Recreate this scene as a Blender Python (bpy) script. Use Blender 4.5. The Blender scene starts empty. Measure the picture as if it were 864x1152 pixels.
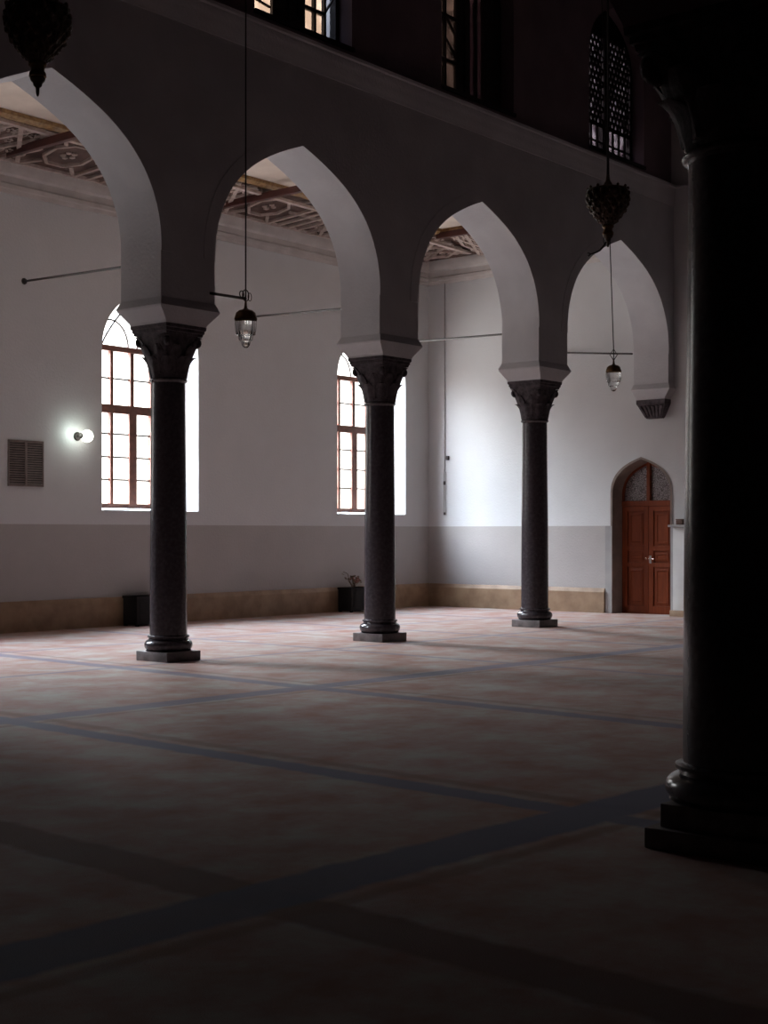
import bpy, bmesh, math, random
from mathutils import Vector, Matrix
random.seed(7)
C = bpy.context.scene.collection
PI = math.pi

# ------------------------------------------------------------------ layout (metres)
XE = 24.65          # end wall face
YF, YB = 13.055, 13.805   # nave / aisle faces of the arcade wall
YC = 13.43          # arcade axis
YW = 19.07          # window wall face
XL = -7.0           # far left end, out of the frame
ZA = 7.85           # aisle ceiling
ZN = 12.6           # nave ceiling
COLX = (12.0, 16.18, 20.35)
EYE = 1.6

# ------------------------------------------------------------------ materials
def new_mat(name):
    m = bpy.data.materials.new(name); m.use_nodes = True
    nt = m.node_tree; nt.nodes.clear()
    out = nt.nodes.new('ShaderNodeOutputMaterial')
    return m, nt, out

def noise_mat(name, c1, c2, scale=8, rough=.6, bump=.0, bscale=60, detail=6, metallic=0, spec=.5, coat=0, lo=.35, hi=.65, sheen=0):
    m, nt, out = new_mat(name)
    N, L = nt.nodes.new, nt.links.new
    b = N('ShaderNodeBsdfPrincipled'); L(b.outputs[0], out.inputs[0])
    tc = N('ShaderNodeTexCoord'); n = N('ShaderNodeTexNoise')
    n.inputs['Scale'].default_value = scale; n.inputs['Detail'].default_value = detail
    L(tc.outputs['Object'], n.inputs['Vector'])
    r = N('ShaderNodeValToRGB'); L(n.outputs['Fac'], r.inputs[0])
    r.color_ramp.elements[0].position = lo; r.color_ramp.elements[1].position = hi
    r.color_ramp.elements[0].color = (*c1, 1); r.color_ramp.elements[1].color = (*c2, 1)
    L(r.outputs[0], b.inputs['Base Color'])
    b.inputs['Roughness'].default_value = rough; b.inputs['Metallic'].default_value = metallic
    b.inputs['Specular IOR Level'].default_value = spec
    b.inputs['Coat Weight'].default_value = coat
    if sheen:
        b.inputs['Sheen Weight'].default_value = sheen
    if bump:
        n2 = N('ShaderNodeTexNoise'); n2.inputs['Scale'].default_value = bscale; n2.inputs['Detail'].default_value = 4
        L(tc.outputs['Object'], n2.inputs['Vector'])
        bp = N('ShaderNodeBump'); bp.inputs['Strength'].default_value = bump; bp.inputs['Distance'].default_value = .02
        L(n2.outputs['Fac'], bp.inputs['Height']); L(bp.outputs[0], b.inputs['Normal'])
    return m

M = {}
M['plaster'] = noise_mat('white plaster', (.60, .585, .585), (.68, .665, .66), 1.6, .85, .25, 28, spec=.2)
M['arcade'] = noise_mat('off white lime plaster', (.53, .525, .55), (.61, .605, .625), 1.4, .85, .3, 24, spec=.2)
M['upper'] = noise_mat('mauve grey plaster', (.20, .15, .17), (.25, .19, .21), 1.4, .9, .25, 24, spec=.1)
M['dark_wall'] = noise_mat('dark light absorbing wall', (.03, .02, .02), (.05, .035, .032), 2, .8)  # unseen nave surfaces coloured dark to soak up bounced light
M['stone_base'] = noise_mat('tan stone skirting', (.24, .15, .09), (.36, .24, .15), 3, .5, .1, 20)
M['cornice'] = noise_mat('cream cornice plaster', (.53, .49, .475), (.62, .58, .56), 3, .8, .2, 20)
M['marble'] = noise_mat('dark grey polished marble', (.050, .041, .048), (.082, .070, .080), 22, .22, 0, detail=10, lo=.38, hi=.72)
M['carved'] = noise_mat('dark carved stone', (.048, .040, .046), (.105, .089, .098), 14, .75, .3, 50, spec=.2)
M['plinth'] = noise_mat('grey plinth stone', (.12, .10, .10), (.20, .17, .17), 9, .6, .1, 40)
M['wood_frame'] = noise_mat('red brown window timber', (.11, .04, .025), (.18, .066, .042), 12, .5)
M['dark_wood'] = noise_mat('blackened timber', (.012, .008, .008), (.025, .017, .015), 10, .6)
M['beam'] = noise_mat('dark red painted timber', (.05, .014, .012), (.085, .024, .018), 6, .5)
M['iron'] = noise_mat('rusty iron', (.022, .016, .015), (.045, .032, .029), 20, .6)
M['brass'] = noise_mat('tarnished brass', (.10, .055, .025), (.18, .10, .045), 20, .42, metallic=.8)
M['pierced'] = noise_mat('dark pierced bronze', (.05, .034, .026), (.15, .105, .075), 18, .4, metallic=.5)
M['strap'] = noise_mat('pale carved strapwork', (.42, .33, .29), (.56, .46, .41), 9, .75, .2, 30)
M['strap_back'] = noise_mat('brown ceiling ground', (.06, .032, .026), (.15, .09, .072), 3, .8)
M['ceil_center'] = noise_mat('cream ceiling panel', (.60, .50, .43), (.70, .60, .52), 2, .8)
M['gilt'] = noise_mat('worn gilt moulding', (.22, .12, .05), (.42, .26, .11), 14, .5, .3, 30)
M['grey_paint'] = noise_mat('grey door surround paint', (.30, .29, .29), (.36, .35, .345), 3, .6)
M['white_paint'] = noise_mat('white gloss paint', (.62, .62, .62), (.70, .70, .69), 3, .45)
M['black_box'] = noise_mat('black painted box', (.006, .005, .006), (.011, .009, .01), 10, .85)
M['grille'] = noise_mat('brown grey grille enamel', (.20, .155, .145), (.26, .21, .195), 10, .5)
M['grille_dark'] = noise_mat('dark duct lining', (.02, .016, .015), (.035, .028, .026), 10, .8)
M['dried'] = noise_mat('dried plant', (.10, .065, .04), (.20, .13, .085), 30, .9)
M['petal'] = noise_mat('dusty pink petals', (.30, .14, .12), (.40, .20, .16), 30, .9)
M['cord'] = noise_mat('grey plastic pipe', (.32, .31, .30), (.40, .39, .38), 10, .6)
M['cable'] = noise_mat('black cable', (.012, .01, .01), (.02, .016, .016), 10, .6)
M['brown_small'] = noise_mat('brown lacquer', (.10, .045, .03), (.15, .07, .045), 10, .5)
M['steel'] = noise_mat('polished handle metal', (.6, .58, .54), (.75, .72, .68), 10, .22, metallic=1)

def wall_paint(name, dado_top):
    """plaster above, glazed grey-tan dado paint below dado_top"""
    m, nt, out = new_mat(name); N, L = nt.nodes.new, nt.links.new
    b = N('ShaderNodeBsdfPrincipled'); L(b.outputs[0], out.inputs[0])
    g = N('ShaderNodeNewGeometry'); s = N('ShaderNodeSeparateXYZ'); L(g.outputs['Position'], s.inputs[0])
    lt = N('ShaderNodeMath'); lt.operation = 'LESS_THAN'; L(s.outputs['Z'], lt.inputs[0]); lt.inputs[1].default_value = dado_top
    n = N('ShaderNodeTexNoise'); n.inputs['Scale'].default_value = 1.6; n.inputs['Detail'].default_value = 6
    L(g.outputs['Position'], n.inputs['Vector'])
    up = N('ShaderNodeValToRGB'); L(n.outputs['Fac'], up.inputs[0])
    up.color_ramp.elements[0].color = (.595, .60, .61, 1); up.color_ramp.elements[1].color = (.68, .69, .70, 1)
    dn = N('ShaderNodeValToRGB'); L(n.outputs['Fac'], dn.inputs[0])
    dn.color_ramp.elements[0].color = (.375, .35, .345, 1); dn.color_ramp.elements[1].color = (.46, .435, .425, 1)
    mx = N('ShaderNodeMix'); mx.data_type = 'RGBA'
    L(lt.outputs[0], mx.inputs['Factor']); L(up.outputs[0], mx.inputs['A']); L(dn.outputs[0], mx.inputs['B'])
    L(mx.outputs['Result'], b.inputs['Base Color'])
    rg = N('ShaderNodeMapRange'); L(lt.outputs[0], rg.inputs[0]); rg.inputs[3].default_value = .85; rg.inputs[4].default_value = .5
    L(rg.outputs[0], b.inputs['Roughness']); b.inputs['Specular IOR Level'].default_value = .3
    n2 = N('ShaderNodeTexNoise'); n2.inputs['Scale'].default_value = 26; L(g.outputs['Position'], n2.inputs['Vector'])
    bp = N('ShaderNodeBump'); bp.inputs['Strength'].default_value = .22; bp.inputs['Distance'].default_value = .02
    L(n2.outputs['Fac'], bp.inputs['Height']); L(bp.outputs[0], b.inputs['Normal'])
    return m
M['wall'] = wall_paint('plaster with painted dado', 1.75)

def carpet_mat():
    m, nt, out = new_mat('patterned wool carpet'); N, L = nt.nodes.new, nt.links.new
    b = N('ShaderNodeBsdfPrincipled'); L(b.outputs[0], out.inputs[0])
    g = N('ShaderNodeNewGeometry'); s = N('ShaderNodeSeparateXYZ'); L(g.outputs['Position'], s.inputs[0])
    def math_(op, a, bb):
        k = N('ShaderNodeMath'); k.operation = op
        for i, v in enumerate((a, bb)):
            if isinstance(v, (int, float)): k.inputs[i].default_value = v
            else: L(v, k.inputs[i])
        return k.outputs[0]
    wob = N('ShaderNodeTexNoise'); wob.inputs['Scale'].default_value = 5; wob.inputs['Detail'].default_value = 5
    L(g.outputs['Position'], wob.inputs['Vector'])
    w = math_('MULTIPLY', math_('SUBTRACT', wob.outputs['Fac'], .5), .10)
    U = math_('ADD', math_('SUBTRACT', s.outputs['X'], math_('MULTIPLY', s.outputs['Y'], .05)), w)
    V = math_('ADD', math_('ADD', s.outputs['Y'], math_('MULTIPLY', s.outputs['X'], .055)), w)
    def stripes(coord, lst):
        acc = None
        for c, hw, k in lst:
            d = math_('ABSOLUTE', math_('SUBTRACT', coord, c), 0)
            r = N('ShaderNodeMapRange'); L(d, r.inputs[0])
            r.inputs[1].default_value = hw + .025; r.inputs[2].default_value = hw - .025
            r.inputs[3].default_value = 0; r.inputs[4].default_value = k
            acc = r.outputs[0] if acc is None else math_('MAXIMUM', acc, r.outputs[0])
        return acc
    blue = math_('MAXIMUM',
        stripes(V, ((4.6, .20, .9), (10.5, .15, .72), (13.75, .06, .6), (16.6, .07, .5))),
        stripes(U, ((6.73, .115, .85), (10.3, .12, .72), (13.9, .07, .55), (17.5, .09, .5), (21.1, .09, .5))))
    red = stripes(U, ((4.2, .17, .8), (7.0, .06, .45), (10.62, .05, .4), (15.7, .07, .35)))
    red2 = stripes(V, ((4.28, .05, .5), (10.24, .05, .4)))
    # mottled field
    n1 = N('ShaderNodeTexNoise'); n1.inputs['Scale'].default_value = 1.7; n1.inputs['Detail'].default_value = 9; n1.inputs['Roughness'].default_value = .66
    L(g.outputs['Position'], n1.inputs['Vector'])
    f = N('ShaderNodeValToRGB'); L(n1.outputs['Fac'], f.inputs[0])
    e = f.color_ramp.elements
    e[0].position = .33; e[0].color = (.37, .175, .135, 1)
    e[1].position = .68; e[1].color = (.46, .425, .395, 1)
    k = e.new(.5); k.color = (.42, .285, .245, 1)
    def mix(fac, a, col):
        x = N('ShaderNodeMix'); x.data_type = 'RGBA'; L(fac, x.inputs['Factor']); L(a, x.inputs['A']); x.inputs['B'].default_value = (*col, 1)
        return x.outputs['Result']
    col = mix(red, f.outputs[0], (.17, .08, .065))
    col = mix(red2, col, (.20, .095, .07))
    col = mix(blue, col, (.15, .15, .225))
    L(col, b.inputs['Base Color'])
    b.inputs['Roughness'].default_value = .85; b.inputs['Specular IOR Level'].default_value = .2
    b.inputs['Sheen Weight'].default_value = .06; b.inputs['Sheen Roughness'].default_value = .5
    n3 = N('ShaderNodeTexNoise'); n3.inputs['Scale'].default_value = 140; L(g.outputs['Position'], n3.inputs['Vector'])
    bp = N('ShaderNodeBump'); bp.inputs['Strength'].default_value = .35; bp.inputs['Distance'].default_value = .01
    L(n3.outputs['Fac'], bp.inputs['Height']); L(bp.outputs[0], b.inputs['Normal'])
    return m
M['carpet'] = carpet_mat()

def pane_mat(name, tint, gloss=.06, noise=None):
    m, nt, out = new_mat(name); N, L = nt.nodes.new, nt.links.new
    t = N('ShaderNodeBsdfTransparent'); gl = N('ShaderNodeBsdfGlossy'); gl.inputs['Roughness'].default_value = .05
    t.inputs[0].default_value = (*tint, 1)
    if noise:
        tc = N('ShaderNodeTexCoord'); n = N('ShaderNodeTexNoise'); n.inputs['Scale'].default_value = noise[0]; n.inputs['Detail'].default_value = 3
        L(tc.outputs['Object'], n.inputs['Vector'])
        r = N('ShaderNodeValToRGB'); r.color_ramp.elements[0].position = .35; r.color_ramp.elements[1].position = .65
        r.color_ramp.elements[0].color = (*noise[1], 1); r.color_ramp.elements[1].color = (*tint, 1)
        L(n.outputs['Fac'], r.inputs[0]); L(r.outputs[0], t.inputs[0])
    mx = N('ShaderNodeMixShader'); mx.inputs[0].default_value = gloss
    L(t.outputs[0], mx.inputs[1]); L(gl.outputs[0], mx.inputs[2]); L(mx.outputs[0], out.inputs[0])
    return m
M['pane'] = pane_mat('clear window glass', (1, .985, .96))
M['pane_amber'] = pane_mat('dimmed dusty amber glass', (.040, .027, .019), .04, (2.2, (.02, .0125, .008)))  # weak gallery daylight put into the tint, on top of amber and dirt
M['lit_reveal_grey'] = pane_mat('grey tint of lit reveal', (.011, .0107, .0115), .04, (2.2, (.007, .007, .008)))  # colour stands in for the daylit window reveal
M['pane_brown'] = pane_mat('dimmed grimy brown glass', (.0034, .0018, .0012), .03, (3.0, (.0007, .0004, .0003)))  # darker tint also holds the dimmer daylight of the middle window
M['pane_dim'] = pane_mat('dimmed almost opaque brown glass', (.0005, .0002, .0002), .02)  # near-black tint stands in for the lack of light behind
M['pane_pink'] = pane_mat('pinkish coloured glass', (.026, .020, .020), .04, (5, (.003, .0015, .002)))

def fan_mat():
    m, nt, out = new_mat('leaded textured fanlight glass'); N, L = nt.nodes.new, nt.links.new
    b = N('ShaderNodeBsdfPrincipled'); L(b.outputs[0], out.inputs[0])
    tc = N('ShaderNodeTexCoord'); v = N('ShaderNodeTexVoronoi'); v.feature = 'DISTANCE_TO_EDGE'; v.inputs['Scale'].default_value = 26
    L(tc.outputs['Object'], v.inputs['Vector'])
    r = N('ShaderNodeValToRGB'); L(v.outputs['Distance'], r.inputs[0])
    r.color_ramp.elements[0].position = .04; r.color_ramp.elements[1].position = .16
    r.color_ramp.elements[0].color = (.045, .03, .026, 1); r.color_ramp.elements[1].color = (.30, .26, .27, 1)
    L(r.outputs[0], b.inputs['Base Color']); b.inputs['Roughness'].default_value = .3
    bp = N('ShaderNodeBump'); bp.inputs['Strength'].default_value = .5; L(v.outputs['Distance'], bp.inputs['Height']); L(bp.outputs[0], b.inputs['Normal'])
    return m
M['fan'] = fan_mat()
M['lining'] = noise_mat('brown grey stone lining', (.17, .125, .105), (.24, .185, .16), 4, .6)

def wood_door():
    m, nt, out = new_mat('varnished red brown wood'); N, L = nt.nodes.new, nt.links.new
    b = N('ShaderNodeBsdfPrincipled'); L(b.outputs[0], out.inputs[0])
    tc = N('ShaderNodeTexCoord'); mp = N('ShaderNodeMapping'); mp.inputs['Scale'].default_value = (9, 9, .7)
    L(tc.outputs['Object'], mp.inputs[0]); n = N('ShaderNodeTexNoise'); n.inputs['Scale'].default_value = 3; n.inputs['Detail'].default_value = 6
    L(mp.outputs[0], n.inputs['Vector']); r = N('ShaderNodeValToRGB'); L(n.outputs['Fac'], r.inputs[0])
    r.color_ramp.elements[0].color = (.105, .019, .006, 1); r.color_ramp.elements[1].color = (.26, .056, .015, 1)
    L(r.outputs[0], b.inputs['Base Color']); b.inputs['Roughness'].default_value = .45; b.inputs['Specular IOR Level'].default_value = .2
    return m
M['door'] = wood_door()

def glass_mat(name):
    m, nt, out = new_mat(name); N, L = nt.nodes.new, nt.links.new
    b = N('ShaderNodeBsdfPrincipled'); L(b.outputs[0], out.inputs[0])
    b.inputs['Base Color'].default_value = (.97, .98, .98, 1); b.inputs['Transmission Weight'].default_value = 1
    b.inputs['Roughness'].default_value = .04; b.inputs['IOR'].default_value = 1.5
    n = N('ShaderNodeTexNoise'); n.inputs['Scale'].default_value = 40
    bp = N('ShaderNodeBump'); bp.inputs['Strength'].default_value = .05; L(n.outputs['Fac'], bp.inputs['Height']); L(bp.outputs[0], b.inputs['Normal'])
    return m
M['crystal'] = glass_mat('cut crystal')

def emit_mat(name, col, s):
    m, nt, out = new_mat(name); N, L = nt.nodes.new, nt.links.new
    e = N('ShaderNodeEmission'); e.inputs[0].default_value = (*col, 1); e.inputs[1].default_value = s
    n = N('ShaderNodeTexNoise'); n.inputs['Scale'].default_value = 3
    r = N('ShaderNodeMapRange'); r.inputs[3].default_value = s * .92; r.inputs[4].default_value = s * 1.08
    L(n.outputs['Fac'], r.inputs[0]); L(r.outputs[0], e.inputs[1]); L(e.outputs[0], out.inputs[0])
    return m
M['lamp_on'] = emit_mat('lit opal lamp glass', (1, 1, .88), 5)

# ------------------------------------------------------------------ mesh helpers
class MB:
    def __init__(self): self.bm = bmesh.new()
    def poly(self, pts):
        vs = [self.bm.verts.new(p) for p in pts]
        try: return self.bm.faces.new(vs)
        except ValueError: return None
    def box(self, x0, x1, y0, y1, z0, z1, bev=0):
        r = bmesh.ops.create_cube(self.bm, size=1)
        vs = r['verts']
        bmesh.ops.scale(self.bm, vec=(x1-x0, y1-y0, z1-z0), verts=vs)
        bmesh.ops.translate(self.bm, vec=((x0+x1)/2, (y0+y1)/2, (z0+z1)/2), verts=vs)
        if bev:
            es = list({e for v in vs for e in v.link_edges})
            bmesh.ops.bevel(self.bm, geom=es, offset=bev, segments=2, affect='EDGES', profile=.6)
        return self
    def rings(self, rings, cap=True, closed=True):
        """loft between equal-count loops"""
        vr = [[self.bm.verts.new(p) for p in r] for r in rings]
        n = len(vr[0])
        for a, b in zip(vr[:-1], vr[1:]):
            for i in range(n if closed else n-1):
                j = (i+1) % n
                self.bm.faces.new((a[i], a[j], b[j], b[i]))
        if cap and closed:
            self.bm.faces.new(list(reversed(vr[0]))); self.bm.faces.new(vr[-1])
        return self
    def lathe(self, prof, c=(0, 0, 0), n=48, flute=0, nf=0, cap=True):
        rs = []
        for r, z in prof:
            loop = []
            for i in range(n):
                t = 2*PI*i/n
                rr = r*(1+flute*math.cos(nf*t)) if flute else r
                loop.append((c[0]+rr*math.cos(t), c[1]+rr*math.sin(t), c[2]+z))
            rs.append(loop)
        return self.rings(rs, cap)
    def tube(self, pts, r, n=8):
        pts = [Vector(p) for p in pts]
        loops = []
        up = Vector((0, 0, 1))
        prev = None
        for i, p in enumerate(pts):
            d = (pts[min(i+1, len(pts)-1)] - pts[max(i-1, 0)]).normalized()
            if prev is None:
                a = d.cross(up)
                if a.length < .05: a = d.cross(Vector((1, 0, 0)))
            else: a = prev - d*prev.dot(d)
            a.normalize(); prev = a
            b = d.cross(a)
            rr = r[i] if isinstance(r, (list, tuple)) else r
            loops.append([p + (a*math.cos(2*PI*k/n) + b*math.sin(2*PI*k/n))*rr for k in range(n)])
        return self.rings(loops)
    def bar(self, p, q, w, h, up=(0, 0, 1)):
        p, q, up = Vector(p), Vector(q), Vector(up)
        d = (q-p).normalized(); s = d.cross(up).normalized(); u = s.cross(d)
        lp = lambda o: [o+s*w/2+u*h/2, o-s*w/2+u*h/2, o-s*w/2-u*h/2, o+s*w/2-u*h/2]
        return self.rings([lp(p), lp(q)])
    def sphere(self, c, r, sc=(1, 1, 1), sub=2):
        m = Matrix.Translation(c) @ Matrix.Diagonal((*sc, 1))
        bmesh.ops.create_icosphere(self.bm, subdivisions=sub, radius=r, matrix=m); return self
    def extrude_profile(self, prof, a, b, along='x'):
        """prof of (depth, z); extruded from a to b; depth goes on the other axis"""
        if along == 'x': f = lambda u, d, z: (u, d, z)
        else: f = lambda u, d, z: (d, u, z)
        return self.rings([[f(a, d, z) for d, z in prof], [f(b, d, z) for d, z in prof]])
    def build(self, name, mat, parent=None, smooth=40, loc=None, merge=0):
        if merge: bmesh.ops.remove_doubles(self.bm, verts=self.bm.verts[:], dist=merge)
        bmesh.ops.recalc_face_normals(self.bm, faces=self.bm.faces[:])
        me = bpy.data.meshes.new(name); self.bm.to_mesh(me); self.bm.free()
        if smooth:
            for p in me.polygons: p.use_smooth = True
            me.set_sharp_from_angle(angle=math.radians(smooth))
        me.materials.append(M[mat] if isinstance(mat, str) else mat)
        o = bpy.data.objects.new(name, me); C.objects.link(o)
        if loc: o.location = loc
        if parent: o.parent = parent
        return o

def tag(o, label=None, cat=None, group=None, kind=None):
    if label: o['label'] = label
    if cat: o['category'] = cat
    if group: o['group'] = group
    if kind: o['kind'] = kind
    return o
def thing(name, label, cat, loc, group=None, rotz=0):
    o = bpy.data.objects.new(name, None); C.objects.link(o); o.location = loc; o.rotation_euler.z = rotz
    o.empty_display_size = .2
    return tag(o, label, cat, group)
def struct(o, label=None):
    o['kind'] = 'structure'
    if label: o['label'] = label
    return o

# arch profile (half-width 1.64, rise 1.77): quarter points, interpolated
PTS = [(1.64, 0), (1.637, .16), (1.615, .34), (1.565, .54), (1.48, .745), (1.36, .945), (1.20, 1.13), (1.01, 1.295), (.80, 1.435), (.56, 1.56), (.29, 1.68), (0, 1.79)]
def half_curve(sub=3):
    out = []
    P = PTS
    for i in range(len(P)-1):
        p0 = P[max(i-1, 0)]; p1 = P[i]; p2 = P[i+1]; p3 = P[i+2] if i+2 < len(P) else (2*p2[0]-p1[0], 2*p2[1]-p1[1])
        for k in range(sub):
            t = k/sub
            out.append(tuple(.5*((2*p1[j]) + (-p0[j]+p2[j])*t + (2*p0[j]-5*p1[j]+4*p2[j]-p3[j])*t*t + (-p0[j]+3*p1[j]-3*p2[j]+p3[j])*t**3) for j in (0, 1)))
    out.append(P[-1])
    return out
def arch(cx, half, spring, sill, kz=None, sub=3):
    s = half/1.64; kz = s if kz is None else kz
    h = half_curve(sub)
    left = [(cx-half, sill)] + [(cx-min(x, 1.64)*s, spring+z*kz) for x, z in h]
    right = [(2*cx-u, z) for u, z in reversed(left[:-1])]
    return left+right

def wall(name, along, u0, u1, z0, z1, face, depth, openings, mat, parent=None):
    """solid wall; along 'x' (depth to +y) or 'y' (depth to +x); openings = [(front profile, back profile)]"""
    mb = MB()
    P = (lambda u, w, z: (u, face+w, z)) if along == 'x' else (lambda u, w, z: (face+w, u, z))
    ops = sorted(openings, key=lambda o: o[0][0][0])
    for side, w in ((0, 0), (1, depth)):
        cur = u0
        for op in ops:
            pr = op[side]; uL, uR, sill = pr[0][0], pr[-1][0], pr[0][1]
            mb.poly([P(cur, w, z0), P(uL, w, z0), P(uL, w, z1), P(cur, w, z1)])
            if sill > z0+1e-4: mb.poly([P(uL, w, z0), P(uR, w, z0), P(uR, w, sill), P(uL, w, sill)])
            for a, b in zip(pr[:-1], pr[1:]):
                if b[0]-a[0] > 1e-5: mb.poly([P(a[0], w, a[1]), P(b[0], w, b[1]), P(b[0], w, z1), P(a[0], w, z1)])
            cur = uR
        mb.poly([P(cur, w, z0), P(u1, w, z0), P(u1, w, z1), P(cur, w, z1)])
    cur = u0
    for fr, bk in ops:
        for i in range(len(fr)-1):
            mb.poly([P(fr[i][0], 0, fr[i][1]), P(fr[i+1][0], 0, fr[i+1][1]), P(bk[i+1][0], depth, bk[i+1][1]), P(bk[i][0], depth, bk[i][1])])
        if fr[0][1] > z0+1e-4:
            mb.poly([P(fr[0][0], 0, fr[0][1]), P(fr[-1][0], 0, fr[-1][1]), P(bk[-1][0], depth, bk[-1][1]), P(bk[0][0], depth, bk[0][1])])
            e0, e1 = cur, fr[0][0]
        mb.poly([P(cur, 0, z0), P(fr[0][0], 0, z0), P(bk[0][0], depth, z0), P(cur, depth, z0)])
        if fr[0][1] > z0+1e-4: mb.poly([P(fr[0][0], 0, z0), P(fr[-1][0], 0, z0), P(bk[-1][0], depth, z0), P(bk[0][0], depth, z0)])
        cur = fr[-1][0]
    mb.poly([P(cur, 0, z0), P(u1, 0, z0), P(u1, depth, z0), P(cur, depth, z0)])
    mb.poly([P(u0, 0, z1), P(u1, 0, z1), P(u1, depth, z1), P(u0, depth, z1)])
    for u in (u0, u1): mb.poly([P(u, 0, z0), P(u, depth, z0), P(u, depth, z1), P(u, 0, z1)])
    return mb.build(name, mat, parent, smooth=28, merge=1e-4)

# ------------------------------------------------------------------ the room
struct(MB().box(XL-.4, XE+.6, -8, YW+.6, -.25, 0).build('floor', 'carpet', smooth=0), 'worn red and tan carpet with blue grid bands')

# window wall
WINX = (10.57, 16.65, 22.73)
WH, WSILL, WSPR = 1.12, 2.0, 4.72
WD = .50                       # depth of the reveal
def win_prof(cx):
    return (arch(cx, WH, WSPR, WSILL), arch(cx, .95, WSPR+.02, WSILL+.05, kz=.66))
struct(wall('wall_window_side', 'x', XL, XE+.6, 0, 8.6, YW, WD, [win_prof(x) for x in WINX], 'wall'), 'white plaster wall with grey dado and arched windows')

# end wall with the door
DY, DH, DSPR = 13.77, .655, 2.36
dfront = arch(DY, DH, DSPR, 0.0); dback = arch(DY, .61, DSPR, 0.0)
struct(wall('wall_end', 'y', -8, YW+.6, 0, 13, XE, .42, [(dfront, dback)], 'wall'), 'end wall with pointed door niche')
struct(MB().box(XL-.4, XL, -8, YW+.6, 0, 13).build('wall_left', 'dark_wall', smooth=0))
struct(MB().box(XL-.4, XE+.6, -8.4, -8, 0, 13).build('wall_behind', 'upper', smooth=0))
struct(MB().box(XL-.4, XE+.6, -8.4, YB, ZN, ZN+.3).build('ceiling_nave', 'dark_wall', smooth=0))

# arcade wall
ARCHES = [(-2.64, 1.64), (1.55, 1.64), (5.73, 1.64), (9.91, 1.635), (14.085, 1.64), (18.265, 1.64), (22.61, 1.815)]
ZS, ZSP = 4.50, 5.06
def arc_prof(cx, h): return arch(cx, h, ZSP, ZS, kz=1.01 if h < 1.7 else 1.06)
arc = struct(wall('wall_arcade', 'x', XL, XE, ZS, 8.05, YF, YB-YF, [(arc_prof(*a),)*2 for a in ARCHES], 'arcade'), 'pale plaster arcade wall with pointed arches')
for cx, h in ARCHES[3:]:
    pr = arc_prof(cx, h)[1:-1]
    s = (h+.19)/h
    outer = [(cx+(u-cx)*s, ZSP+(z-ZSP)*s*1.0 + (.02 if abs(u-cx) < .5 else 0)) for u, z in pr]
    mb = MB(); y0, y1 = YF, YF-.009
    loops = []
    for (u, z), (U, Z) in zip(pr, outer):
        loops.append([(u, y0, z), (u, y1, z), (U, y1, Z), (U, y0, Z)])
    mb.rings(loops)
    mb.build('archivolt', 'arcade', arc, smooth=30)
def impost(cx, cy, hx, hy, b, z0=4.20, z1=ZS, parent=arc, clip=None):
    o = .045
    secs = [(b, b, z0), (b+.01, b+.01, z0+.03), (hx+o-.01, hy+o-.01, z0+.175), (hx+o, hy+o, z0+.20), (hx+.0, hy+.0, z1+.004)]
    mb = MB()
    mb.rings([[(cx+sx*a if clip is None else min(cx+sx*a, clip), cy+sy*bb, z) for sx, sy in ((-1, -1), (1, -1), (1, 1), (-1, 1))] for a, bb, z in secs])
    return mb.build('impost_block', 'arcade', parent, smooth=20)
piers = [x for x in (-.55, 3.64, 7.83)] + list(COLX)
for x in piers: impost(x, YC, .452, .377, .335)
impost(24.72, YC, .30, .377, .30, clip=XE-.002)

# arcade string course and upper wall
prof = [(YF+.02, 7.92), (YF-.012, 7.93), (YF-.022, 7.99), (YF-.028, 8.0), (YF-.045, 8.09), (YF-.065, 8.16), (YF-.07, 8.17), (YF-.08, 8.25), (YF-.10, 8.27), (YF-.105, 8.31), (YF+.3, 8.33)]
struct(MB().extrude_profile(prof, XL, XE).build('trim_nave_cornice', 'arcade', smooth=30), 'plain moulded string course above the arches')
prof2 = [(XE-.02 - (YF-d), z) for d, z in prof]
struct(MB().extrude_profile([(XE+.02, 7.93)]+[(XE-(YF-d), z) for d, z in prof[1:-1]]+[(XE+.02, 8.33)], 3.6, YF-.001, 'y').build('trim_end_cornice', 'arcade', smooth=30))
UPX = (1.75, 5.93, 10.0, 14.2, 18.27, 22.6)
YU = YF+.06
UPD = .34
def up_prof(cx): return (arch(cx, .98, 10.15, 8.50),)*2
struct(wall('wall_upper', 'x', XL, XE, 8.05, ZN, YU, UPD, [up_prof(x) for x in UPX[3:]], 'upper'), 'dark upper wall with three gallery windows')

# aisle ceiling, cornices
ceil = struct(MB().box(XL, XE+.4, YB-.02, YW+.5, ZA, ZA+.25).build('ceiling', 'ceil_center', smooth=0), 'cream panelled aisle ceiling with carved border')
cor = [(YW+.02, 7.06), (YW-.025, 7.06), (YW-.035, 7.12), (YW-.055, 7.14), (YW-.06, 7.20), (YW-.035, 7.23), (YW-.04, 7.33), (YW-.09, 7.36), (YW-.12, 7.42), (YW-.13, 7.46), (YW-.135, 7.50), (YW-.145, 7.60), (YW+.02, 7.60)]
struct(MB().extrude_profile(cor, XL, XE).build('trim_window_cornice', 'cornice', smooth=30), 'cream stepped cornice above the windows')
struct(MB().extrude_profile([(XE-(YW-d), z) for d, z in cor], YB+.001, YW-.001, 'y').build('trim_aisle_end_cornice', 'cornice', smooth=30))
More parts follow.
